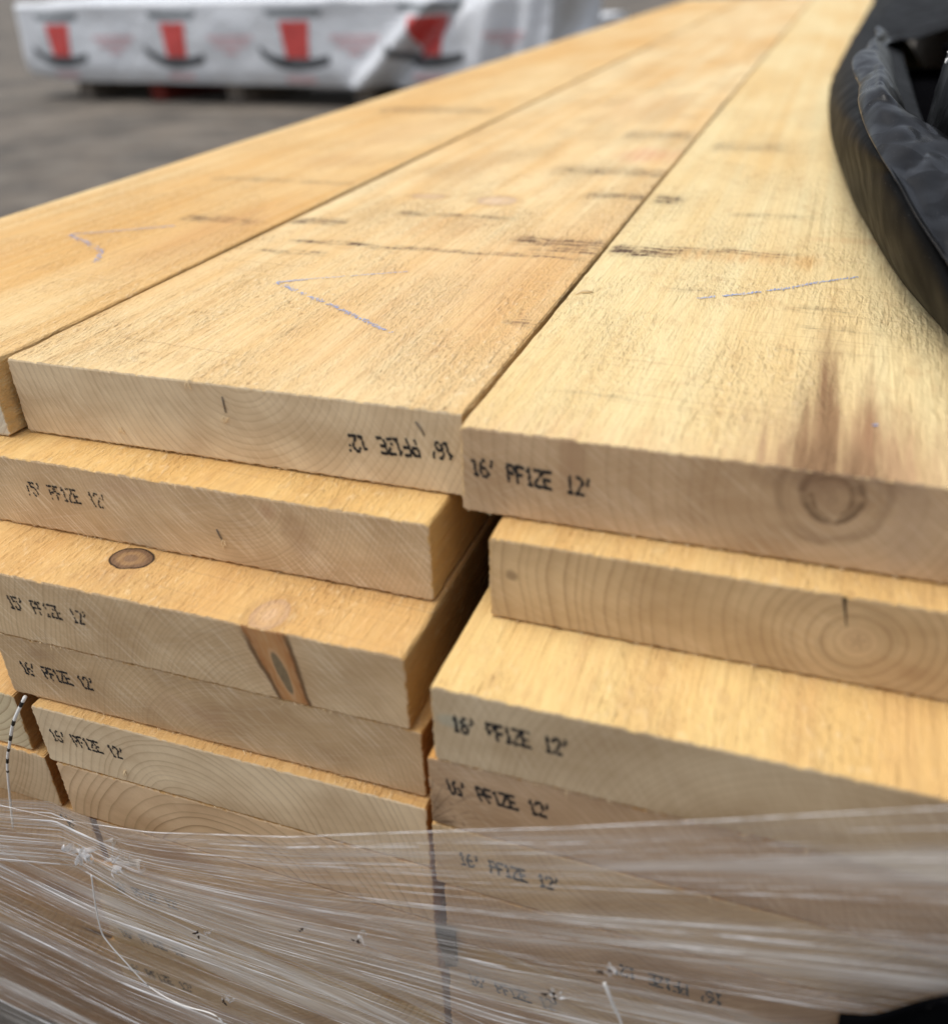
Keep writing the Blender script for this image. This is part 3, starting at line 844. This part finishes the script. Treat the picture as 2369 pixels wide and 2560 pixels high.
# ------------------------------------------------------------------ black tarpaulin
def tarp_mat(name, base, rough, spec, relief=.0022):
    m = NT(name)
    P = m.tc('Object'); x, y, z = m.sep(P)
    n1 = m.noise(P, 40, 1.5, .5); n2 = m.noise(P, 420, 2, .6); n3 = m.noise(m.vec(x * 90, y * 22, z * 90), 1, 3, .6)
    dust = m.noise(P, 18, 3, .6).ramp(.42, .75)
    sp = m.noise(P, 700, 1).ramp(.72, .80)
    c = m.mix(dust * .25, base, tuple(b * 1.9 for b in base))
    c = m.mix(sp * .25, c, (.30, .28, .25))
    m.set(Base_Color=c, Roughness=n1.ramp(.2, .8, rough - .06, rough + .12), Normal=m.bump(m.voronoi(m.vec(x * 30 + n1 * .8, y * 24, z * 30), 1) + n1 * .2, relief, .7))
    m.bsdf.inputs['Specular IOR Level'].default_value = spec
    return m.mat
TARP = tarp_mat('black tarpaulin', (.0075, .0075, .0078), .30, .19, .0045)
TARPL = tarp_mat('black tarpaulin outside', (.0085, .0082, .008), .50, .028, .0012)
TARP2 = tarp_mat('black tarpaulin hollow shade', (.003, .003, .0035), .7, 0.0)  # near-black copy: shade of the hollow put into the colour; scrap shares it
tarp = empty('black_tarpaulin', (.60, .25, 0))
tag(tarp, 'crumpled black plastic tarpaulin folded back over the right boards', 'tarpaulin')
C0 = [(.600, -.14, -.030), (.585, -.055, .0012), (.577, -.025, .0025), (.553, .069, .003), (.535, .171, .003), (.514, .273, .003), (.497, .392, .003), (.476, .582, .003), (.452, .960, .003), (.447, 1.483, .003), (.479, 2.394, .004), (.539, 3.80, .004)]
H = [(.580, -.10, .020), (.555, -.02, .038), (.540, .040, .046), (.530, .077, .050), (.519, .125, .060), (.503, .161, .075), (.495, .189, .083), (.485, .231, .090), (.473, .303, .100), (.469, .402, .110), (.466, .534, .113), (.500, .80, .110)]
Vv = [(.600, -.06, .035), (.570, .03, .050), (.550, .082, .060), (.544, .140, .074), (.535, .222, .086), (.527, .260, .092), (.520, .297, .098), (.503, .300, .106), (.486, .325, .114), (.487, .389, .117), (.484, .566, .119), (.487, .794, .120)]
def sheet(name, curves, nu, nv, mat, crump, seed, thick=.0016, pleat=0.0):
    rows = [crom(c, np.linspace(0, 1, nu)) for c in curves]
    V = []
    for i in range(nu):
        col = crom([r[i] for r in rows], np.linspace(0, 1, nv))
        for j, p in enumerate(col):
            t = j / (nv - 1); p = Vector(p)
            k = min(1, t * 4) if name == 'lower_fold' else 1
            d = noise.noise(Vector((p.x * 26, p.y * 9, p.z * 22 + seed))) * 1.0 + abs(noise.noise(Vector((p.x * 60, p.y * 22, p.z * 48 + seed)))) * .55 - .2
            d += (1 - abs(noise.noise(Vector((p.x * 38 + p.y * 16, p.y * 6, seed * 2.0)))) * 3.0) * pleat
            V.append(p + Vector((-.5, -.25, .8)).normalized() * d * crump * k)
    o = mesh_obj(name, local(tarp, V), grid_faces(nu, nv), mat, tarp, smooth=True)
    so = o.modifiers.new('sol', 'SOLIDIFY'); so.thickness = thick; so.offset = 1
    return o
H2 = H[:9] + [(.470, .62, .095), (.50, 1.9, .07), (.56, 3.75, .05)]
def off(c, dx, dy, dz): return [(p[0] + dx, p[1] + dy, p[2] + dz) for p in c]
mid = [tuple((np.array(a) * .55 + np.array(b) * .45) + np.array((-.006, 0, -.004))) for a, b in zip(C0, H2)]
und = off(H2, .006, .003, -.012)
deep = [(p[0] + .06, p[1] + .02, p[2] - .03) for p in H2]
sheet('lower_fold', [C0, mid, und, deep], 150, 44, TARPL, .0013, 2)
lipd = off(H, .0035, 0, -.0035)
midf = [tuple((np.array(a) * .5 + np.array(b) * .5) + np.array((0, 0, .004))) for a, b in zip(H, Vv)]
inn = [(p[0] + .020, p[1] + .010, max(.02, p[2] - .030)) for p in Vv]
inn2 = [(p[0] + .035, p[1] + .020, max(.014, p[2] - .085)) for p in Vv]
sheet('collar_fold', [lipd, H, midf, Vv, inn, inn2], 220, 100, TARP, .0095, 5, pleat=.2)
# back wall of the hollow and the far run of the tarp along the pile
B0 = [(.640, -.20, .020), (.640, -.05, .022), (.630, .10, .025), (.620, .22, .030), (.600, .38, .035), (.580, .60, .04), (.575, 1.0, .045)]
B1 = [(.690, -.20, .050), (.680, -.05, .060), (.668, .10, .070), (.655, .24, .085), (.630, .44, .095), (.600, .70, .095), (.590, 1.1, .085)]
B2 = [(.700, -.20, .090), (.690, -.05, .095), (.672, .12, .098), (.662, .28, .100), (.640, .50, .096), (.610, .76, .09), (.595, 1.2, .07)]
B3 = [(.820, -.20, .080), (.820, -.05, .080), (.800, .12, .085), (.780, .30, .09), (.760, .55, .09), (.72, .85, .085), (.72, 1.3, .07)]
S0 = [(.537, .47, .150), (.5285, .42, .134), (.5255, .38, .119), (.5295, .34, .106), (.5355, .30, .100)]
S1 = [(p[0] + .012, p[1] - .01, p[2] + .006) for p in S0]
S2 = [(p[0] + .05, p[1] + .02, p[2] + .010) for p in S0]
S3 = [(p[0] + .06, p[1] + .05, .0) for p in S0]
Sm = [(p[0] - .004, p[1] + .05, .02) for p in S0]
sheet('side_fold', [Sm, S0, S1, S2, S3], 60, 60, TARP, .006, 15, pleat=.35)
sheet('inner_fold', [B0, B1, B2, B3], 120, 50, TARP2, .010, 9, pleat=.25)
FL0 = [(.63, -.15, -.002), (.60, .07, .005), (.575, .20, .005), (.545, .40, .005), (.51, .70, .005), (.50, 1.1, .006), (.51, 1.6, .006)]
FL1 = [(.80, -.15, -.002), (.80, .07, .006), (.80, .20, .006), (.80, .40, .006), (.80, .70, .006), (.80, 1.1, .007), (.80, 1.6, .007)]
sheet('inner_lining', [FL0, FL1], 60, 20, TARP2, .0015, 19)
D0 = [(.452, .960, .003), (.447, 1.483, .003), (.479, 2.394, .004), (.539, 3.80, .004), (.560, 4.85, .004)]
D1 = [(.475, 1.25, .045), (.490, 1.70, .060), (.530, 2.30, .07), (.570, 3.80, .05), (.580, 4.85, .05)]
D2 = [(.560, 1.40, .070), (.570, 1.80, .085), (.580, 2.30, .09), (.600, 3.80, .07), (.610, 4.85, .06)]
D3 = [(.760, 1.40, .075), (.760, 1.80, .090), (.760, 2.30, .08), (.760, 3.80, .06), (.760, 4.85, .05)]
D4 = [(.770, 1.40, -.30), (.770, 1.80, -.30), (.770, 2.30, -.30), (.770, 3.80, -.30), (.770, 4.85, -.30)]
sheet('far_run', [D0, D1, D2, D3, D4], 90, 40, TARPL, .008, 12)
V_, F_ = [], []
r_ = random.Random(5)
for k in range(14):
    p = Vector((.5245 + r_.gauss(0, .0015), .385 + r_.gauss(0, .004), .1315 + r_.gauss(0, .004)))
    tube(V_, F_, [p, p + Vector((r_.uniform(.002, .008), r_.gauss(0, .002), r_.uniform(-.001, .005))), p + Vector((r_.uniform(.006, .014), 0, r_.uniform(.0, .008)))], .0009, 5)
mesh_obj('frayed_thread', local(tarp, V_), F_, WHITE, tarp)['label'] = 'white frayed threads on the torn tarpaulin edge'

# scrap of black plastic low on the right, caught under the film
sc = []
for i in range(40):
    for j in range(26):
        a, t = i / 39, j / 25
        x = .515 + a * .16; z = (-.212 + .040 * math.sin(min(1, a * 2.2) * 1.57) + .012 * a + .010 * noise.noise((a * 5, 1, 2))) - t * .16
        sc.append((x, -.1255 - .005 * noise.noise((a * 6, t * 6, 3)), z))
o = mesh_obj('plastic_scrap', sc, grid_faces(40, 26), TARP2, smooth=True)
tag(o, 'blurred black plastic scrap caught under the film at lower right', 'plastic scrap')
o.modifiers.new('sol', 'SOLIDIFY').thickness = .0015

# ------------------------------------------------------------------ ground
m = NT('yard ground'); P = m.tc('Object'); x, y, z = m.sep(P)
g1 = m.noise(P, 1.5, 5, .65); g2 = m.noise(P, 4, 4, .65); g3 = m.noise(P, 90, 3, .7)
c = m.mix(g1.ramp(.3, .7), (.170, .140, .106), (.062, .053, .042))
c = m.mix(g2.ramp(.45, .75) * .6, c, (.20, .178, .145))
c = m.mix(g3.ramp(.5, .8) * .4, c, (.07, .065, .06))
m.set(Base_Color=c, Roughness=.9, Normal=m.bump(g3 + g2, .004, .6))
V_ = []; n_ = 60
for i in range(n_):
    for j in range(n_):
        a, b_ = (i / (n_ - 1) * 2 - 1), (j / (n_ - 1) * 2 - 1)
        X, Y = math.copysign(abs(a) ** 2.2, a) * 180, math.copysign(abs(b_) ** 2.2, b_) * 180
        V_.append((X, Y, GZ + noise.noise((X * .4, Y * .4, 0)) * .008))
o = mesh_obj('ground', V_, grid_faces(n_, n_), m.mat, smooth=True); o['kind'] = 'structure'

def blockm(V, F, c, s, rot=0.0, bev=.008):
    bm = bmesh.new(); bmesh.ops.create_cube(bm, size=1)
    for v in bm.verts: v.co = Vector((v.co.x * s[0], v.co.y * s[1], v.co.z * s[2]))
    bmesh.ops.bevel(bm, geom=bm.edges[:], offset=bev, segments=2, affect='EDGES')
    b = len(V); R_ = Matrix.Rotation(rot, 3, 'Z')
    bm.verts.index_update()
    V += [R_ @ v.co + Vector(c) for v in bm.verts]; F += [tuple(b + v.index for v in f.verts) for f in bm.faces]
    bm.free()
DUN = simple('weathered timber', (.20, .17, .14), .85, .1, var=.35, scale=14)
DUNR = simple('red painted timber', (.16, .03, .022), .8, .1, var=.3, scale=14)
for k, yy in enumerate((.25, 1.8, 3.3, 4.6)):
    V_, F_ = [], []; blockm(V_, F_, (.16, yy, GZ + .0445), (.95, .09, .089))
    o = mesh_obj('dunnage_block', V_, F_, DUN)
    tag(o, ('front', 'second', 'third', 'rearmost')[k] + ' grey timber bearer across the ground under the open lumber stack', 'timber block', 'bearers under the open lumber stack')

# ------------------------------------------------------------------ wrapped bundles
def wrap_mat(name):
    m = NT(name); P = m.tc('Object')
    n = m.noise(P, 3, 3, .6); n2 = m.noise(P, 14, 3, .6)
    m.set(Base_Color=m.mix(n.ramp(.3, .7), (.78, .80, .82), (.70, .72, .745)), Roughness=.42, Normal=m.bump(n * 1.0 + n2 * .3, .05, .8))
    return m.mat
WRAP = wrap_mat('white lumber wrap')
RED = simple('red print', (.70, .10, .09), .5, .3, var=.12, scale=9)
DARK = simple('charcoal print', (.10, .105, .11), .5, .3, var=.2, scale=9)
PINK = simple('pale red print', (.74, .52, .53), .5, .3, var=.1, scale=9)

def bundle(name, origin, L, D, Hh, ang, label, fold=None, logos=(), texts=(), group=None):
    """timber pack in printed white wrap; local x along the front, y back, z up; origin = lower front left corner"""
    root = empty(name, origin); root.rotation_euler.z = ang
    tag(root, label, 'lumber bundle', group)
    def front(x, z):
        y = .034 * noise.noise((x * 1.3, z * 2.2, origin[0])) + .010 * noise.noise((x * 4, z * 5, 3))
        sag = .07 * math.exp(-((z - .0) / .06) ** 2)
        y += sag * .6
        if fold:                                      # gathered slanting folds near the right end
            for (fx, fz, sl, w, dp) in fold:
                d = ((x - fx) - (z - fz) * sl) / w
                y += -dp * math.exp(-d * d) + dp * 1.3 * math.exp(-((d - 1.5) / .8) ** 2)
        return y
    rd = .07
    nu, nz_ = 220, 40
    V = []
    for i in range(nu):
        x = L * i / (nu - 1)
        prof = []
        for j in range(nz_):
            t = j / (nz_ - 1)
            if t < .62:
                z = Hh * t / .62 * .94; prof.append((front(x, z), z))
            else:
                q = (t - .62) / .38
                prof.append((rd * (1 - math.cos(min(1, q * 4) * math.pi / 2)) + max(0, q - .25) / .75 * (D - rd) + front(x, Hh * .94) * (1 - q), Hh * .94 + .06 * Hh * math.sin(min(1, q * 4) * math.pi / 2) + .012 * noise.noise((x * 3, q * 4, 7))))
        e = min(x, L - x)
        for (y, z) in prof:
            # pull the ends in at the corners so they read as rounded paper folds
            k = max(0, 1 - e / .10)
            V.append((x, y + .07 * k * k, z + .05 * max(0, 1 - x / .5) * max(0, 1 - z / .2) ** 2))
    F = grid_faces(nu, nz_, True)
    nb_ = len(V)
    for i in range(nu): V.append((V[i * nz_][0], D, 0))
    for i in range(nu - 1):
        F.append((i * nz_, (i + 1) * nz_, nb_ + i + 1, nb_ + i))
        F.append((i * nz_ + nz_ - 1, nb_ + i, nb_ + i + 1, (i + 1) * nz_ + nz_ - 1))
    # end faces
    for i, fl in ((0, True), (nu - 1, False)):
        base = [i * nz_ + j for j in range(nz_)]
        b = len(V)
        V.append((V[base[-1]][0], D, 0))
        f = base + [b]
        F.append(tuple(f) if fl else tuple(f[::-1]))
    mesh_obj('wrap_sheet', V, F, WRAP, root, smooth=True)
    def patch(nm, poly, mat, dz=.004):
        """flat print on the sheet: poly in (x,z), subdivided to follow the front"""
        bm = bmesh.new(); bm.faces.new([bm.verts.new((p[0], 0, p[1])) for p in poly])
        bmesh.ops.triangulate(bm, faces=bm.faces[:])
        for _ in range(4): bmesh.ops.subdivide_edges(bm, edges=[e for e in bm.edges if e.calc_length() > .04], cuts=1); bmesh.ops.triangulate(bm, faces=bm.faces[:])
        bm.verts.index_update()
        Vp = [(v.co.x, front(v.co.x, v.co.z) + .07 * max(0, 1 - min(v.co.x, L - v.co.x) / .10) ** 2 - dz, v.co.z) for v in bm.verts]
        Fp = [tuple(v.index for v in f.verts) for f in bm.faces]; bm.free()
        mesh_obj(nm, Vp, Fp, mat, root)
    for (cx, cz, s) in logos:                          # red tall hat with a dark curled brim and a dark bar on top
        patch('hat_crown_print', [(cx - .115 * s, cz + .13 * s), (cx + .115 * s, cz + .13 * s), (cx + .085 * s, cz - .12 * s), (cx - .085 * s, cz - .12 * s)], RED)
        patch('hat_top_print', [(cx - .22 * s, cz + .20 * s), (cx - .20 * s, cz + .16 * s), (cx + .20 * s, cz + .155 * s), (cx + .23 * s, cz + .20 * s)], simple('grey print', (.23, .25, .26), .5) if 'grey print' not in bpy.data.materials else bpy.data.materials['grey print'])
        up, lo = [], []
        for k in range(17):
            a = -1 + k / 8
            zz = cz - .13 * s + .066 * s * abs(a) ** 2.4 * (1.35 if a < 0 else .55)
            w = .040 * s * (1 - .35 * abs(a))
            up.append((cx + (a * .275 - .02) * s, zz + w)); lo.append((cx + (a * .275 - .02) * s, zz - w))
        for k in range(16):
            patch('hat_brim_print', [lo[k], lo[k + 1], up[k + 1], up[k]], DARK, .005)
        patch('small_print', [(cx - .12 * s, cz - .200 * s), (cx + .12 * s, cz - .200 * s), (cx + .12 * s, cz - .245 * s), (cx - .12 * s, cz - .245 * s)], PINK)
    for (cx, cz, s) in texts:                          # three centred lines of red lettering, each shorter than the last
        for q, (hw, zz) in enumerate(((.20, .055), (.145, .005), (.055, -.045))):
            r_ = random.Random(int(cx * 100) + q); xx = cx - hw * s
            while xx < cx + hw * s:
                w = r_.uniform(.020, .038) * s
                patch('letter_print', [(xx, cz + zz * s + .018 * s), (xx, cz + zz * s - .018 * s), (xx + w * .8, cz + zz * s - .018 * s), (xx + w * .8, cz + zz * s + .018 * s)], PINK, .005)
                xx += w
    return root

BO = (-6.27, 6.674, GZ + .145)
bundle('wrapped_bundle', BO, 4.86, 1.2, .60, math.atan2(-.34, 4.3),
       'long white wrapped lumber bundle printed with red hats, on the ground at upper left',
       fold=[(3.60, .16, 1.15, .11, .10), (4.45, .35, .25, .11, .07), (4.68, .35, .1, .07, .05)],
       logos=[(.52, .30, 1.08), (1.72, .30, 1.1), (2.87, .30, 1.13), (3.98, .325, 1.12)],
       texts=[(1.09, .28, 1.0), (2.27, .28, 1.0), (3.37, .28, 1.0), (4.58, .32, .7)])
A_ = math.atan2(-.34, 4.3)
def bl(x, y): return (BO[0] + x * math.cos(A_) - y * math.sin(A_), BO[1] + x * math.sin(A_) + y * math.cos(A_))
for k, (lx, mt, lab) in enumerate(((.55, DUN, 'grey timber block under the left end of the hat printed bundle'), (1.35, DUNR, 'dark red timber block under the hat printed bundle'),
                                   (2.15, DUN, 'grey timber block under the middle of the hat printed bundle'), (3.35, DUN, 'grey timber block under the right part of the hat printed bundle'))):
    V_, F_ = [], []; p = bl(lx, .62); blockm(V_, F_, (p[0], p[1], GZ + .0725), (.16, 1.0, .145), A_)
    tag(mesh_obj('dunnage_block', V_, F_, mt), lab, 'timber block', 'blocks under the printed bundle')
bundle('wrapped_bundle', (-7.05, 12.1, GZ + .10), 4.75, 1.2, .20, -.05, 'second white wrapped bundle, its rounded end showing past the printed one',
       logos=[], texts=[(4.10, .12, .6)])
V_, F_ = [], []; blockm(V_, F_, (-4.8, 12.6, GZ + .05), (3.6, .8, .10), -.05)
tag(mesh_obj('dunnage_block', V_, F_, DUN), 'timber bearer under the second white bundle', 'timber block')
bundle('wrapped_bundle', (-.52, 17.5, GZ + .10), 1.35, 2.2, .50, -.08, 'small white bundle far beyond the end of the top boards')
V_, F_ = [], []; blockm(V_, F_, (.1, 18.6, GZ + .05), (.9, 1.6, .10), -.08)
tag(mesh_obj('dunnage_block', V_, F_, DUN), 'timber bearer under the far small white bundle', 'timber block')
